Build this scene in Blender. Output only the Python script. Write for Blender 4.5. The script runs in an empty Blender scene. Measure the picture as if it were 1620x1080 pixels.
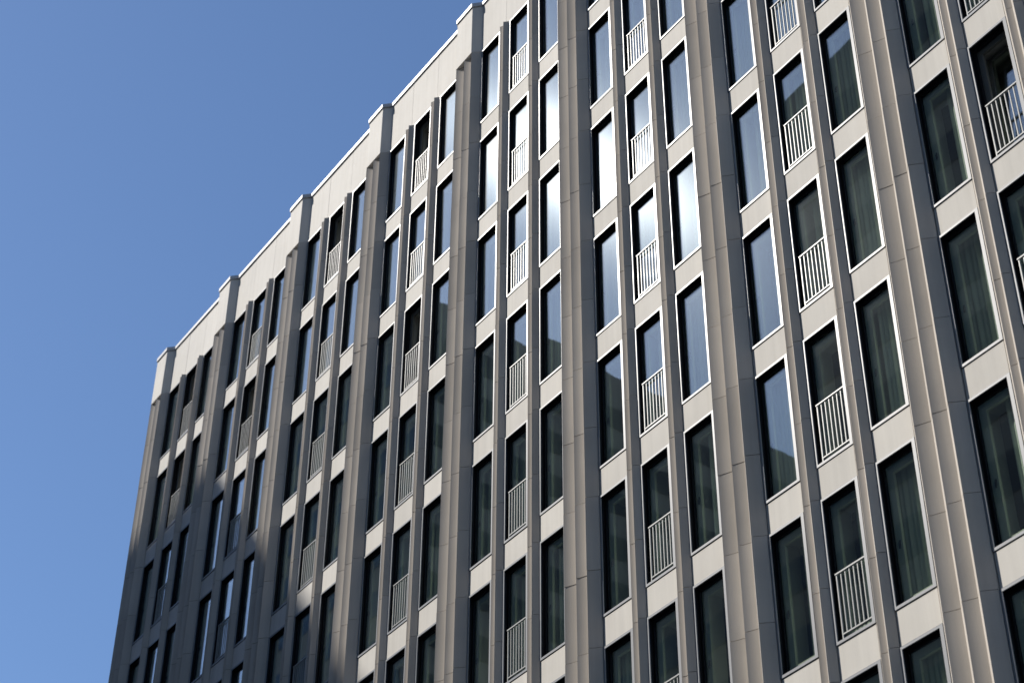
import bpy, math, random
from mathutils import Matrix, Vector
random.seed(7)
scene = bpy.context.scene
COL = scene.collection

# ------------------------------------------------------------------ camera
S = 4.2                                   # bay pitch in metres
H = 3.0173                                # storey height
HW = 2.4537                               # window opening height
Z0 = 35.614                               # top of the topmost window row
F_PX = 3021.06                            # focal length in photo pixels (1620 wide)
YAW, PITCH, ROLL = 0.9738, 0.6704, 0.0089
CAM = Vector((43.375, -17.117, 1.7))
cy, sy, cp, sp = math.cos(YAW), math.sin(YAW), math.cos(PITCH), math.sin(PITCH)
fwd = Vector((-sy * cp, cy * cp, sp)); rgt = Vector((cy, sy, 0)); upv = rgt.cross(fwd)
c_, s_ = math.cos(ROLL), math.sin(ROLL)
rgt, upv = c_ * rgt + s_ * upv, -s_ * rgt + c_ * upv
cam_d = bpy.data.cameras.new('camera'); cam = bpy.data.objects.new('camera', cam_d); COL.objects.link(cam)
m = Matrix((rgt, upv, -fwd)).transposed().to_4x4(); m.translation = CAM
cam.matrix_world = m
cam_d.sensor_width = 36.0; cam_d.lens = 36.0 * F_PX / 1620.0
cam_d.clip_start = 0.1; cam_d.clip_end = 6000
cam_d.dof.use_dof = True; cam_d.dof.focus_distance = 34.0; cam_d.dof.aperture_fstop = 1.4
scene.camera = cam

def px(P):
    d = Vector(P) - CAM
    z = d.dot(fwd)
    return 810 + F_PX * d.dot(rgt) / z, 540 - F_PX * d.dot(upv) / z
def in_view(P, mar=40):
    x, y = px(P)
    return -mar < x < 1620 + mar and -mar < y < 1080 + mar

# ------------------------------------------------------------------ sky and sun
SUN = Vector((-0.5793, -0.4358, 0.6888)).normalized()        # direction towards the sun
world = bpy.data.worlds.new('World'); scene.world = world; world.use_nodes = True
wn = world.node_tree.nodes; wl = world.node_tree.links
sky = wn.new('ShaderNodeTexSky'); sky.sky_type = 'NISHITA'; sky.sun_disc = False
sky.sun_elevation = math.asin(SUN.z)
sky.sun_rotation = math.atan2(SUN.x, SUN.y)
sky.air_density = 1.0; sky.dust_density = 0.3; sky.ozone_density = 6.0; sky.altitude = 50
bg = wn['Background']; bg.inputs['Strength'].default_value = 0.138
wl.new(sky.outputs['Color'], bg.inputs['Color'])
sun_d = bpy.data.lights.new('sun', 'SUN'); sun_d.energy = 5.0; sun_d.angle = math.radians(0.53)
sun_d.color = (1.0, 0.945, 0.87)
sun = bpy.data.objects.new('sun', sun_d); COL.objects.link(sun)
sun.rotation_euler = SUN.to_track_quat('Z', 'Y').to_euler()
scene.view_settings.view_transform = 'Standard'; scene.view_settings.look = 'None'
scene.view_settings.gamma = 1.0; scene.view_settings.exposure = 0.0
scene.view_settings.use_curve_mapping = False
scene.cycles.sample_clamp_direct = 3.0; scene.cycles.sample_clamp_indirect = 6.0

# ------------------------------------------------------------------ materials
def mat(name):
    mt = bpy.data.materials.new(name); mt.use_nodes = True
    return mt, mt.node_tree.nodes, mt.node_tree.links, mt.node_tree.nodes['Principled BSDF']
def plain(name, col, rough=0.6, metal=0.0, spec=0.5):
    mt, n, l, b = mat(name)
    b.inputs['Base Color'].default_value = (*col, 1); b.inputs['Roughness'].default_value = rough
    b.inputs['Metallic'].default_value = metal; b.inputs['Specular IOR Level'].default_value = spec
    return mt
def stone(name, col, rough, var=0.10, bump=0.08, streak=0.11):
    """cast cladding: cloudy tone, fine grain, faint rain streaks, each piece a little different"""
    mt, n, l, b = mat(name)
    tc = n.new('ShaderNodeNewGeometry'); oi = n.new('ShaderNodeObjectInfo')
    cl = n.new('ShaderNodeTexNoise'); cl.inputs['Scale'].default_value = 1.1; cl.inputs['Detail'].default_value = 6
    l.new(tc.outputs['Position'], cl.inputs['Vector'])
    mp = n.new('ShaderNodeMapping'); mp.inputs['Scale'].default_value = (9, 9, 0.35)
    l.new(tc.outputs['Position'], mp.inputs['Vector'])
    st = n.new('ShaderNodeTexNoise'); st.inputs['Scale'].default_value = 1.0; st.inputs['Detail'].default_value = 4
    l.new(mp.outputs['Vector'], st.inputs['Vector'])
    gr = n.new('ShaderNodeTexNoise'); gr.inputs['Scale'].default_value = 55; gr.inputs['Detail'].default_value = 3
    l.new(tc.outputs['Position'], gr.inputs['Vector'])
    def ma(op, a, bb):
        q = n.new('ShaderNodeMath'); q.operation = op
        for i, v in enumerate((a, bb)):
            if isinstance(v, (int, float)): q.inputs[i].default_value = v
            else: l.new(v, q.inputs[i])
        return q.outputs[0]
    v = ma('ADD', ma('MULTIPLY', ma('SUBTRACT', oi.outputs['Random'], 0.5), var),
           ma('MULTIPLY', ma('SUBTRACT', cl.outputs['Fac'], 0.5), var * 2.2))
    v = ma('ADD', v, ma('MULTIPLY', ma('SUBTRACT', st.outputs['Fac'], 0.5), streak * 2))
    v = ma('ADD', v, ma('MULTIPLY', ma('SUBTRACT', gr.outputs['Fac'], 0.5), 0.10))
    v = ma('ADD', v, 1.0)
    mx = n.new('ShaderNodeVectorMath'); mx.operation = 'SCALE'
    mx.inputs[0].default_value = col; l.new(v, mx.inputs['Scale'])
    l.new(mx.outputs['Vector'], b.inputs['Base Color'])
    b.inputs['Roughness'].default_value = rough; b.inputs['Specular IOR Level'].default_value = 0.08
    bp = n.new('ShaderNodeBump'); bp.inputs['Strength'].default_value = bump; bp.inputs['Distance'].default_value = 0.01
    l.new(gr.outputs['Fac'], bp.inputs['Height']); l.new(bp.outputs['Normal'], b.inputs['Normal'])
    return mt
M = {}
M['clad'] = stone('cream_cladding', (0.735, 0.712, 0.662), 0.65)
M['pier'] = stone('taupe_cladding', (0.625, 0.580, 0.522), 0.65, var=0.12, streak=0.11)
M['core'] = plain('dark_joint', (0.03, 0.03, 0.03), 0.9)
M['alu'] = plain('brushed_aluminium', (0.33, 0.35, 0.38), 0.35, 0.0, 0.22)
M['rail'] = plain('railing_grey_paint', (0.46, 0.475, 0.475), 0.35, 0.0, 0.28)
M['black'] = plain('black_anodised_frame', (0.008, 0.008, 0.011), 0.45, 0.0, 0.3)
M['sash'] = plain('sash_grey_green', (0.50, 0.53, 0.45), 0.5)
M['open_sash'] = plain('open_sash_grey', (0.20, 0.20, 0.18), 0.5)
M['handle'] = plain('handle_dark', (0.03, 0.03, 0.03), 0.4)
M['coping'] = plain('coping_metal', (0.60, 0.61, 0.63), 0.40, 0.0, 0.2)
M['roof'] = plain('roof_gravel', (0.22, 0.21, 0.20), 0.95)
M['plaster'] = plain('inner_plaster', (0.55, 0.56, 0.52), 0.8)
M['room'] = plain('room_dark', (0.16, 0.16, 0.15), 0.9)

def curtain_mat():
    mt, n, l, b = mat('grey_green_curtain')
    oi = n.new('ShaderNodeObjectInfo')
    rp = n.new('ShaderNodeValToRGB'); l.new(oi.outputs['Random'], rp.inputs['Fac'])
    rp.color_ramp.elements[0].color = (0.44, 0.49, 0.45, 1); rp.color_ramp.elements[1].color = (0.74, 0.78, 0.73, 1)
    l.new(rp.outputs['Color'], b.inputs['Base Color']); b.inputs['Roughness'].default_value = 0.9
    return mt
M['curtain'] = curtain_mat()

def glass_mat():
    mt = bpy.data.materials.new('tinted_window_glass'); mt.use_nodes = True
    n = mt.node_tree.nodes; l = mt.node_tree.links
    n.remove(n['Principled BSDF']); out = n['Material Output']
    pos = n.new('ShaderNodeNewGeometry')
    oi = n.new('ShaderNodeObjectInfo')
    wob = n.new('ShaderNodeTexNoise'); wob.inputs['Scale'].default_value = 0.9; wob.inputs['Detail'].default_value = 1
    l.new(pos.outputs['Position'], wob.inputs['Vector'])
    bp = n.new('ShaderNodeBump'); bp.inputs['Strength'].default_value = 0.12; bp.inputs['Distance'].default_value = 0.012
    l.new(wob.outputs['Fac'], bp.inputs['Height'])
    tr = n.new('ShaderNodeBsdfTransparent'); tr.inputs['Color'].default_value = (0.93, 0.972, 0.93, 1)
    gl = n.new('ShaderNodeBsdfGlossy'); gl.distribution = 'BECKMANN'; gl.inputs['Roughness'].default_value = 0.018
    gl.inputs['Color'].default_value = (0.86, 0.94, 1.0, 1); l.new(bp.outputs['Normal'], gl.inputs['Normal'])
    fr = n.new('ShaderNodeLayerWeight'); fr.inputs['Blend'].default_value = 0.5
    pw = n.new('ShaderNodeMath'); pw.operation = 'POWER'; pw.inputs[1].default_value = 3.2
    l.new(fr.outputs['Facing'], pw.inputs[0])
    mr = n.new('ShaderNodeMapRange'); mr.inputs['From Min'].default_value = 0; mr.inputs['From Max'].default_value = 1
    mr.inputs['To Min'].default_value = 0.10; mr.inputs['To Max'].default_value = 1.0
    l.new(pw.outputs[0], mr.inputs['Value'])
    m1 = n.new('ShaderNodeMixShader'); l.new(mr.outputs['Result'], m1.inputs['Fac'])
    l.new(tr.outputs['BSDF'], m1.inputs[1]); l.new(gl.outputs['BSDF'], m1.inputs[2])
    # film of dust: a broad weak sheen, and a few dried drops
    dust = n.new('ShaderNodeBsdfGlossy'); dust.inputs['Roughness'].default_value = 0.17; dust.inputs['Color'].default_value = (0.85, 0.93, 1, 1)
    m2 = n.new('ShaderNodeMixShader'); m2.inputs['Fac'].default_value = 0.0018
    l.new(m1.outputs['Shader'], m2.inputs[1]); l.new(dust.outputs['BSDF'], m2.inputs[2])
    sp_ = n.new('ShaderNodeTexNoise'); sp_.inputs['Scale'].default_value = 17; sp_.inputs['Detail'].default_value = 4
    l.new(pos.outputs['Position'], sp_.inputs['Vector'])
    rr = n.new('ShaderNodeValToRGB'); rr.color_ramp.elements[0].position = 0.69; rr.color_ramp.elements[1].position = 0.77
    rr.color_ramp.elements[1].color = (0.12, 0.12, 0.12, 1)
    l.new(sp_.outputs['Fac'], rr.inputs['Fac'])
    df = n.new('ShaderNodeBsdfDiffuse'); df.inputs['Color'].default_value = (0.6, 0.62, 0.6, 1)
    m3 = n.new('ShaderNodeMixShader'); l.new(rr.outputs['Color'], m3.inputs['Fac'])
    l.new(m2.outputs['Shader'], m3.inputs[1]); l.new(df.outputs['BSDF'], m3.inputs[2])
    l.new(m3.outputs['Shader'], out.inputs['Surface'])
    return mt
M['glass'] = glass_mat()

# ------------------------------------------------------------------ mesh helpers
class MB:
    def __init__(s): s.v = []; s.f = []
    def prism(s, prof, z0, z1):
        """plan outline (x, y), counter-clockwise seen from above, extruded in z"""
        b = len(s.v); n = len(prof)
        s.v += [(x, y, z0) for x, y in prof] + [(x, y, z1) for x, y in prof]
        s.f += [[b + i, b + (i + 1) % n, b + n + (i + 1) % n, b + n + i] for i in range(n)]
        s.f += [[b + n - 1 - i for i in range(n)], [b + n + i for i in range(n)]]
        return s
    def box(s, x0, x1, y0, y1, z0, z1):
        return s.prism([(x0, y0), (x1, y0), (x1, y1), (x0, y1)], z0, z1)
    def slab(s, x0, x1, y0, y1, z0, z1, c=0.006):
        """box whose front (low y) edges are chamfered"""
        b = len(s.v)
        s.v += [(x0 + c, y0, z0 + c), (x1 - c, y0, z0 + c), (x1 - c, y0, z1 - c), (x0 + c, y0, z1 - c),
                (x0, y0 + c, z0), (x1, y0 + c, z0), (x1, y0 + c, z1), (x0, y0 + c, z1),
                (x0, y1, z0), (x1, y1, z0), (x1, y1, z1), (x0, y1, z1)]
        q = [[0, 1, 2, 3], [8, 11, 10, 9]]
        for k in (0, 4):
            for i in range(4):
                j = (i + 1) % 4
                q.append([k + 4 + i, k + 4 + j, k + j, k + i])
        s.f += [[b + i for i in f] for f in q]
        return s
    def ring(s, x0, x1, z0, z1, wl_, wr, wb, wt, y0, y1):
        """rectangular frame standing in the facade plane"""
        b = len(s.v)
        for y in (y0, y1):
            s.v += [(x0, y, z0), (x1, y, z0), (x1, y, z1), (x0, y, z1),
                    (x0 + wl_, y, z0 + wb), (x1 - wr, y, z0 + wb), (x1 - wr, y, z1 - wt), (x0 + wl_, y, z1 - wt)]
        for i in range(4):
            j = (i + 1) % 4
            s.f += [[b + i, b + j, b + 4 + j, b + 4 + i], [b + 8 + j, b + 8 + i, b + 12 + i, b + 12 + j],
                    [b + j, b + i, b + 8 + i, b + 8 + j], [b + 4 + i, b + 4 + j, b + 12 + j, b + 12 + i]]
        return s
    def add(s, verts, faces, off=(0, 0, 0), sx=1.0):
        b = len(s.v)
        s.v += [(x * sx + off[0], y + off[1], z + off[2]) for x, y, z in verts]
        s.f += [[b + i for i in f] for f in faces]
    def mesh(s, name, material, smooth=False):
        me = bpy.data.meshes.new(name); me.from_pydata(s.v, [], s.f); me.update()
        me.materials.append(material)
        if smooth:
            for p in me.polygons: p.use_smooth = True
        return me
def link(name, me, parent=None, loc=(0, 0, 0), sx=1.0):
    o = bpy.data.objects.new(name, me); COL.objects.link(o)
    o.location = loc; o.scale = (sx, 1, 1); o.parent = parent
    return o
def tag(o, label, cat, group=None):
    o['label'] = label; o['category'] = cat
    if group: o['group'] = group
def structure(o): o['kind'] = 'structure'; return o

# ------------------------------------------------------------------ ground
def street_mat():
    mt, n, l, b = mat('worn_pale_street')
    nz = n.new('ShaderNodeTexNoise'); nz.inputs['Scale'].default_value = 0.6; nz.inputs['Detail'].default_value = 8
    rp = n.new('ShaderNodeValToRGB'); rp.color_ramp.elements[0].color = (0.10, 0.10, 0.10, 1); rp.color_ramp.elements[1].color = (0.17, 0.168, 0.163, 1)
    l.new(nz.outputs['Fac'], rp.inputs['Fac']); l.new(rp.outputs['Color'], b.inputs['Base Color']); b.inputs['Roughness'].default_value = 0.9
    return mt
g = structure(link('ground', MB().box(-3000, 3000, -3000, 3000, -0.5, 0.0).mesh('ground', street_mat())))
pv = stone('paving_stone', (0.26, 0.25, 0.235), 0.85)
structure(link('pavement', MB().slab(-40, 60, -5.0, -0.3, -0.2, 0.13).mesh('pavement', pv)))
structure(link('far_pavement', MB().slab(-90, 90, -29.8, -25.5, -0.2, 0.13).mesh('far_pavement', pv)))

# ------------------------------------------------------------------ the building
NB = 9                                    # bays 0..8
NR = 11                                   # storeys of windows
WW = 0.812                                # window width
MW = 0.369                                # mullion width
PX0 = 3 * WW + 2 * MW                     # pier start inside a bay
PW = S - PX0                              # pier width
ZB = Z0 - NR * H                          # foot of the lowest storey
bld = bpy.data.objects.new('hotel_building', None); COL.objects.link(bld)
tag(bld, 'tall pale building with fluted piers and narrow tall windows filling the frame', 'building')

def bay_u(b, kind, i):
    """left edge and width of a column of windows, mullions or a pier; the end bay is a little narrower"""
    if kind == 'win':
        x, w = b * S + i * (WW + MW), WW
        if b == 0: x += (0.15, 0.075, 0.0)[i]
    elif kind == 'mul':
        x, w = b * S + WW + i * (WW + MW), MW
        if b == 0: x += (0.15, 0.075)[i]; w -= 0.075
    else:
        x, w = b * S + PX0, PW
        if b == -1: x += 0.15
    return x, w

def scoop(x0, y0, x1, y1, n=7):
    dx, dy = x1 - x0, y1 - y0
    cx, cy_ = x0 + dx * 0.46, y0 + dy * 0.60
    return [((1 - t) ** 2 * x0 + 2 * t * (1 - t) * cx + t * t * x1, (1 - t) ** 2 * y0 + 2 * t * (1 - t) * cy_ + t * t * y1)
            for t in [k / n for k in range(n + 1)]]
k = PW / 1.005
PIER = [(0, 0.06), (0, 0.0)] + scoop(.165, -.177, .388, -.066) + scoop(.512, -.181, .708, -.082) + [(.822, -.184), (.990, -.016), (.990, 0.06)]
PIER = [(x * k, y) for x, y in PIER]
MULL = [(0, 0.06), (0, 0.0)] + scoop(.085, -.085, .180, -.040, 5) + [(.258, -.110), (MW - .009, -.010), (MW - .009, 0.06)]
BLOCK = [(0, 0.06), (0, 0.0), (.165 * k, -.178), (.822 * k, -.186), (1.005 * k, -.001), (1.005 * k, 0.06)]

# backing structure: dark wall strips behind the joints, floor edges, and the massive core
w = MB()
for b in range(-1, NB):
    x, ww = bay_u(b, 'pier', 0); w.box(x + .004, x + ww - .004, .062, .52, 0, Z0 + 1.55)
    if b >= 0:
        for i in (0, 1):
            x, ww = bay_u(b, 'mul', i); w.box(x + .004, x + ww - .004, .062, .52, 0, Z0 + .5)
for r in range(NR):
    z1 = Z0 - r * H - HW
    w.box(-.85, NB * S - .01, .066, .516, z1 - (H - HW) + .004, z1 - .004)
w.box(-.85, NB * S - .01, .066, .516, Z0 + .004, Z0 + 1.54)
w.box(-.85, NB * S - .01, .066, .516, 0, ZB + (H - HW) - .004)
wall = link('wall', w.mesh('wall', M['core']), bld)
core = link('core', MB().box(-.86, NB * S, .9, 15, 0, Z0 + 1.2).mesh('core', M['room']), bld)
link('floor_slab', (lambda mb: [mb.box(-.85, NB * S - .02, .50, .95, Z0 - r * H - HW - .45, Z0 - r * H - HW - .02) for r in range(-1, NR)] and mb)(MB()).mesh('floor_slab', M['room']), bld)
link('end_wall', MB().box(-1.02 + .15, -.855, .07, 15.1, 0, Z0 + 1.56).mesh('end_wall', M['clad']), bld)
link('roof_deck', MB().box(-.85, NB * S, .53, 15, Z0 + 1.2, Z0 + 1.3).mesh('roof_deck', M['roof']), bld)
link('plinth', MB().box(-.87, NB * S, .0, .06, 0, ZB + (H - HW) - .6).mesh('plinth', M['clad']), bld)

# cladding pieces, two to a storey ------------------------------------------------
GAP = 0.009
pier_me = MB().prism(PIER, GAP / 2, H / 2 - GAP / 2).mesh('pier_panel', M['pier'])
mull_me = MB().prism(MULL, GAP / 2, H / 2 - GAP / 2).mesh('mullion_panel', M['pier'])
for me in (pier_me, mull_me):
    me.polygons.foreach_set('use_smooth', [False] * len(me.polygons))
rest_p, rest_m = MB(), MB()
ZT = Z0 + 0.012
for b in range(-1, NB):
    for q in range(2 * NR):
        z = ZT - (q + 1) * H / 2
        x, ww = bay_u(b, 'pier', 0)
        if in_view((x + .5, -.1, z + .7), 130): link('pier_panel', pier_me, bld, (x, random.uniform(-.003, .003), z), ww / PW)
        else: rest_p.add([v.co[:] for v in pier_me.vertices], [p.vertices[:] for p in pier_me.polygons], (x, 0, z))
        if b < 0: continue
        for i in (0, 1):
            x, ww = bay_u(b, 'mul', i)
            if in_view((x + .2, -.1, z + .7), 110): link('mullion_panel', mull_me, bld, (x, random.uniform(-.002, .002), z), ww / MW)
            else: rest_m.add([v.co[:] for v in mull_me.vertices], [p.vertices[:] for p in mull_me.polygons], (x, 0, z), ww / MW)
o = link('pier_panels_beyond', rest_p.mesh('pier_rest', M['pier']), bld); o['kind'] = 'stuff'
o = link('mullion_panels_beyond', rest_m.mesh('mullion_rest', M['pier']), bld); o['kind'] = 'stuff'

span_h = H - HW
span_me = MB().slab(.004, WW - .004, 0, .06, .005, span_h - .005).mesh('spandrel_panel', M['clad'])
for b in range(NB):
    for i in range(3):
        x, ww = bay_u(b, 'win', i)
        for r in range(NR):
            link('spandrel_panel', span_me, bld, (x, random.uniform(-.002, .002), Z0 - r * H - HW - span_h))

# parapet: three panels to a bay, a solid block over each pier, one metal coping following the folds
PT = 1.60
for b in range(NB):
    x0 = bay_u(b - 1, 'pier', 0); xs = [x0[0] + x0[1]]
    for i in (0, 1):
        x, ww = bay_u(b, 'mul', i); xs.append(x + ww * .62)
    xs.append(bay_u(b, 'pier', 0)[0])
    for a, c in zip(xs, xs[1:]):
        link('parapet_panel', MB().slab(.002, c - a - .002, 0, .06, 0.012, PT, .003).mesh('parapet_panel', M['clad']), bld, (a, random.uniform(-.002, .002), Z0))
    a, c = xs[0], xs[-1]
    link('coping', MB().prism([(0, -.035), (c - a, -.035), (c - a, .55), (0, .55)], 0, .11).mesh('coping', M['coping']), bld, (a, 0, Z0 + PT + .02))
block_me = MB().prism(BLOCK, .014, PT).mesh('pier_block', M['clad'])
ov = .03
cop_me = MB().prism([(-.012, .55), (-.012, -.03), (.155 * k, -.21), (.834 * k, -.218), (1.017 * k, -.03), (1.017 * k, .55)], 0, .115).mesh('pier_coping', M['coping'])
for b in range(-1, NB):
    x, ww = bay_u(b, 'pier', 0)
    link('pier_block', block_me, bld, (x, 0, Z0)); link('pier_coping', cop_me, bld, (x, 0, Z0 + PT + .022))

# windows -------------------------------------------------------------------------
FL, FR, FB, FT = .036, .060, .044, .040
GY = .088                                           # depth of the outer pane
x0, x1, z0, z1 = FL, WW - FR, FB, HW - FT
lin = MB().ring(.006, WW - .006, .006, HW - .006, FL - .006 - .004, FR - .006 - .004, FB - .006 - .004, FT - .006 - .004, .006, .130)
lin.ring(x0 - .003, x1 + .003, z0 - .003, z1 + .003, .042, .042, .035, .055, GY - .02, GY + .03)
lining_me = lin.mesh('window_lining', M['black'])
inner_me = MB().ring(.006, WW - .006, .006, HW - .006, FL - .03, FR - .05, FB - .03, FT - .03, .190, .60).mesh('inner_reveal', M['plaster'])
frame_me = MB().ring(.003, WW - .003, .004, HW - .004, FL, FR, FB, FT, -.014, .005).mesh('window_frame', M['alu'])
pane_me = MB().box(-(x1 - x0) / 2 + .03, (x1 - x0) / 2 - .03, -.006, .006, -(z1 - z0) / 2 + .02, (z1 - z0) / 2 - .04).mesh('pane', M['glass'])
sash_me = MB().ring(x0 + .02, x1 - .005, z0 + .02, z1 - .02, .135, .06, .12, .15, .135, .185).mesh('sash', M['sash'])
hx = x0 + .11
handle_me = MB().box(hx - .012, hx + .012, .121, .1345, 1.02, 1.12).box(hx - .010, hx + .010, .104, .1205, .98, 1.075).mesh('handle', M['handle'])
def curtain_mesh(a, c, seed):
    rn = random.Random(seed); mb = MB(); n = 34; ph = rn.random() * 6
    for j in range(n + 1):
        t = j / n; x = a + (c - a) * t
        y = .305 + .020 * math.sin(ph + t * (c - a) * 62) + .012 * math.sin(ph * 2 + t * 17)
        mb.v += [(x, y, .05), (x, y, HW - .05)]
    for j in range(n): mb.f.append([2 * j, 2 * j + 2, 2 * j + 3, 2 * j + 1])
    me = mb.mesh('curtain', M['curtain'], True)
    return me
curtains = [curtain_mesh(x0 + .01, x1 - .01, 1), curtain_mesh(x0 + .16, x1 - .01, 2), curtain_mesh(x0 + .22, x1 - .01, 3), curtain_mesh(x0 + .01, x1 - .05, 4), curtain_mesh(x0 + .36, x1, 5)]
open_me = MB().ring(x0 + .02, x1 - .02, 0, z1 - z0 - .06, .06, .06, .08, .07, -.02, .03).mesh('tilted_sash', M['open_sash'])
open_in = MB().ring(x0 + .02, x1 - .005, z0 + .02, z1 - .02, .10, .05, .10, .12, .135, .185).mesh('inner_frame', M['open_sash'])
open_pane = MB().box(x0 + .07, x1 - .07, -.006, .006, .07, z1 - z0 - .12).mesh('sash_pane', M['glass'])

RY = .046                                           # railing depth in the reveal
RT = 1.12
rail_me = MB().slab(x0 + .052, x1 - .004, RY - .020, RY + .020, RT, RT + .030, .003).mesh('railing', M['rail'])
low_me = MB().box(x0 + .07, x1 - .03, RY - .012, RY + .012, z0 + .10, z0 + .122).mesh('lower_rail', M['rail'])
NBAR = 8
bxs = [x0 + .078 + j * (x1 - x0 - .108) / (NBAR - 1) for j in range(NBAR)]
bar_me = MB().box(-.0078, .0078, RY - .008, RY + .008, z0 + .1225, RT - .0005).mesh('bar', M['rail'])
post_me = MB().box(-.010, .010, RY - .0125, RY + .0125, z0 + .002, RT - .0005).mesh('post', M['rail'])
barrow = MB()
for j, xx in enumerate(bxs):
    if 0 < j < NBAR - 1: barrow.box(xx - .0078, xx + .0078, RY - .008, RY + .008, z0 + .1225, RT - .0005)
barrow_me = barrow.mesh('bars', M['rail'])
OPEN = {(0, 0), (0, 1), (1, 1), (2, 0), (3, 0), (3, 2), (7, 4)}       # (bay, storey) of middle windows left ajar
for b in range(NB):
    for i in range(3):
        x, ww = bay_u(b, 'win', i)
        for r in range(NR):
            zb = Z0 - r * H - HW
            seen = in_view((x + .4, 0, zb + 1.2), 200)
            wdw = link('window', lining_me, bld, (x, 0, zb))
            link('frame', frame_me, wdw)
            if seen: link('inner_reveal', inner_me, wdw)
            if i == 1 and (b, r) in OPEN:
                sa = link('tilted_sash', open_me, wdw, (0, .22, z0 + .03)); sa.rotation_euler.x = math.radians(-4.5)
                link('inner_frame', open_in, wdw)
                sp2 = link('pane', open_pane, wdw, (0, .22, z0 + .03)); sp2.rotation_euler.x = math.radians(-4.5)
            else:
                pn = link('pane', pane_me, wdw, ((x0 + x1) / 2, GY, (z0 + z1) / 2))
                pn.rotation_euler = (random.gauss(0, .0022), 0, random.gauss(0, .0030))
                if seen:
                    link('sash', sash_me, wdw); link('handle', handle_me, wdw)
            ci = random.choice((0, 0, 1, 1, 2, 2, 3, 4, 4, None))
            if ci is not None and not (i == 1 and (b, r) in OPEN): link('curtain', curtains[ci], wdw)
            if i == 1:
                rl = link('railing', rail_me, bld, (x, 0, zb))
                link('lower_rail', low_me, rl)
                link('post', post_me, rl, (bxs[0], 0, 0)); link('post', post_me, rl, (bxs[-1], 0, 0))
                if seen and b >= 3:
                    for xx in bxs[1:-1]: link('bar', bar_me, rl, (xx, 0, 0))
                else:
                    bo = link('bars', barrow_me, rl); bo['kind'] = 'stuff'

# ------------------------------------------------------------------ the blocks across the street
# out of the frame: mirrored in the panes; the left one shades the lower left of the facade; the last two are added to cut skylight
def across(name, label, xa, xb, ya, yb, top, wallcol, floors):
    e = bpy.data.objects.new(name, None); COL.objects.link(e); e.location = ((xa + xb) / 2, yb, 0)
    tag(e, label, 'building')
    W, D = xb - xa, yb - ya
    wm = stone(name + '_wall', wallcol, .8); gm = plain(name + '_glass', (.03, .035, .04), .15)
    link('wall', MB().box(-W / 2, W / 2, -D, 0, 0, top - .9).mesh('wall', wm), e)
    pr = MB()
    pr.box(-W / 2, W / 2, -.35, .0, top - .899, top); pr.box(-W / 2, W / 2, -D, -D + .35, top - .899, top)
    pr.box(-W / 2, -W / 2 + .35, -D + .36, -.36, top - .899, top); pr.box(W / 2 - .35, W / 2, -D + .36, -.36, top - .899, top)
    link('parapet', pr.mesh('parapet', wm), e)
    fh = (top - 5) / floors
    fr_me = MB().box(-W / 2 + .8, W / 2 - .8, .002, .05, 0, fh * .5).mesh('ribbon_window', gm)
    sd_me = MB().box(.002, .05, -D + .8, -.8, 0, fh * .5).mesh('ribbon_window', gm)
    for q in range(floors):
        link('ribbon_window', fr_me, e, (0, 0, 4 + q * fh))
        link('ribbon_window', sd_me, e, (W / 2, 0, 4 + q * fh))
    return e
across('tower_block', 'tall block across the street mirrored in the panes, its shadow at lower left', -55.5, -35.6, -75, -30, 78.0, (.30, .27, .24), 22)
across('office_block', 'broad block across the street mirrored dark in the rightmost panes', -4.3, 62, -55, -30, 68, (.24, .22, .20), 19)
across('added_gap_block', 'unseen lower block added in the gap across the street to cut skylight, mirrored dark in the low panes', -34.9, -4.8, -62, -33, 49, (.22, .20, .18), 13)  # added block, unseen: closes the gap so less skylight fills the facade shadow
across('added_side_block', 'unseen low long block added across the street beyond the tall one to cut skylight on the shaded end', -120, -56.2, -60, -31, 44, (.22, .20, .18), 12)  # added block, unseen: hides low sky left of the tower to deepen the shade
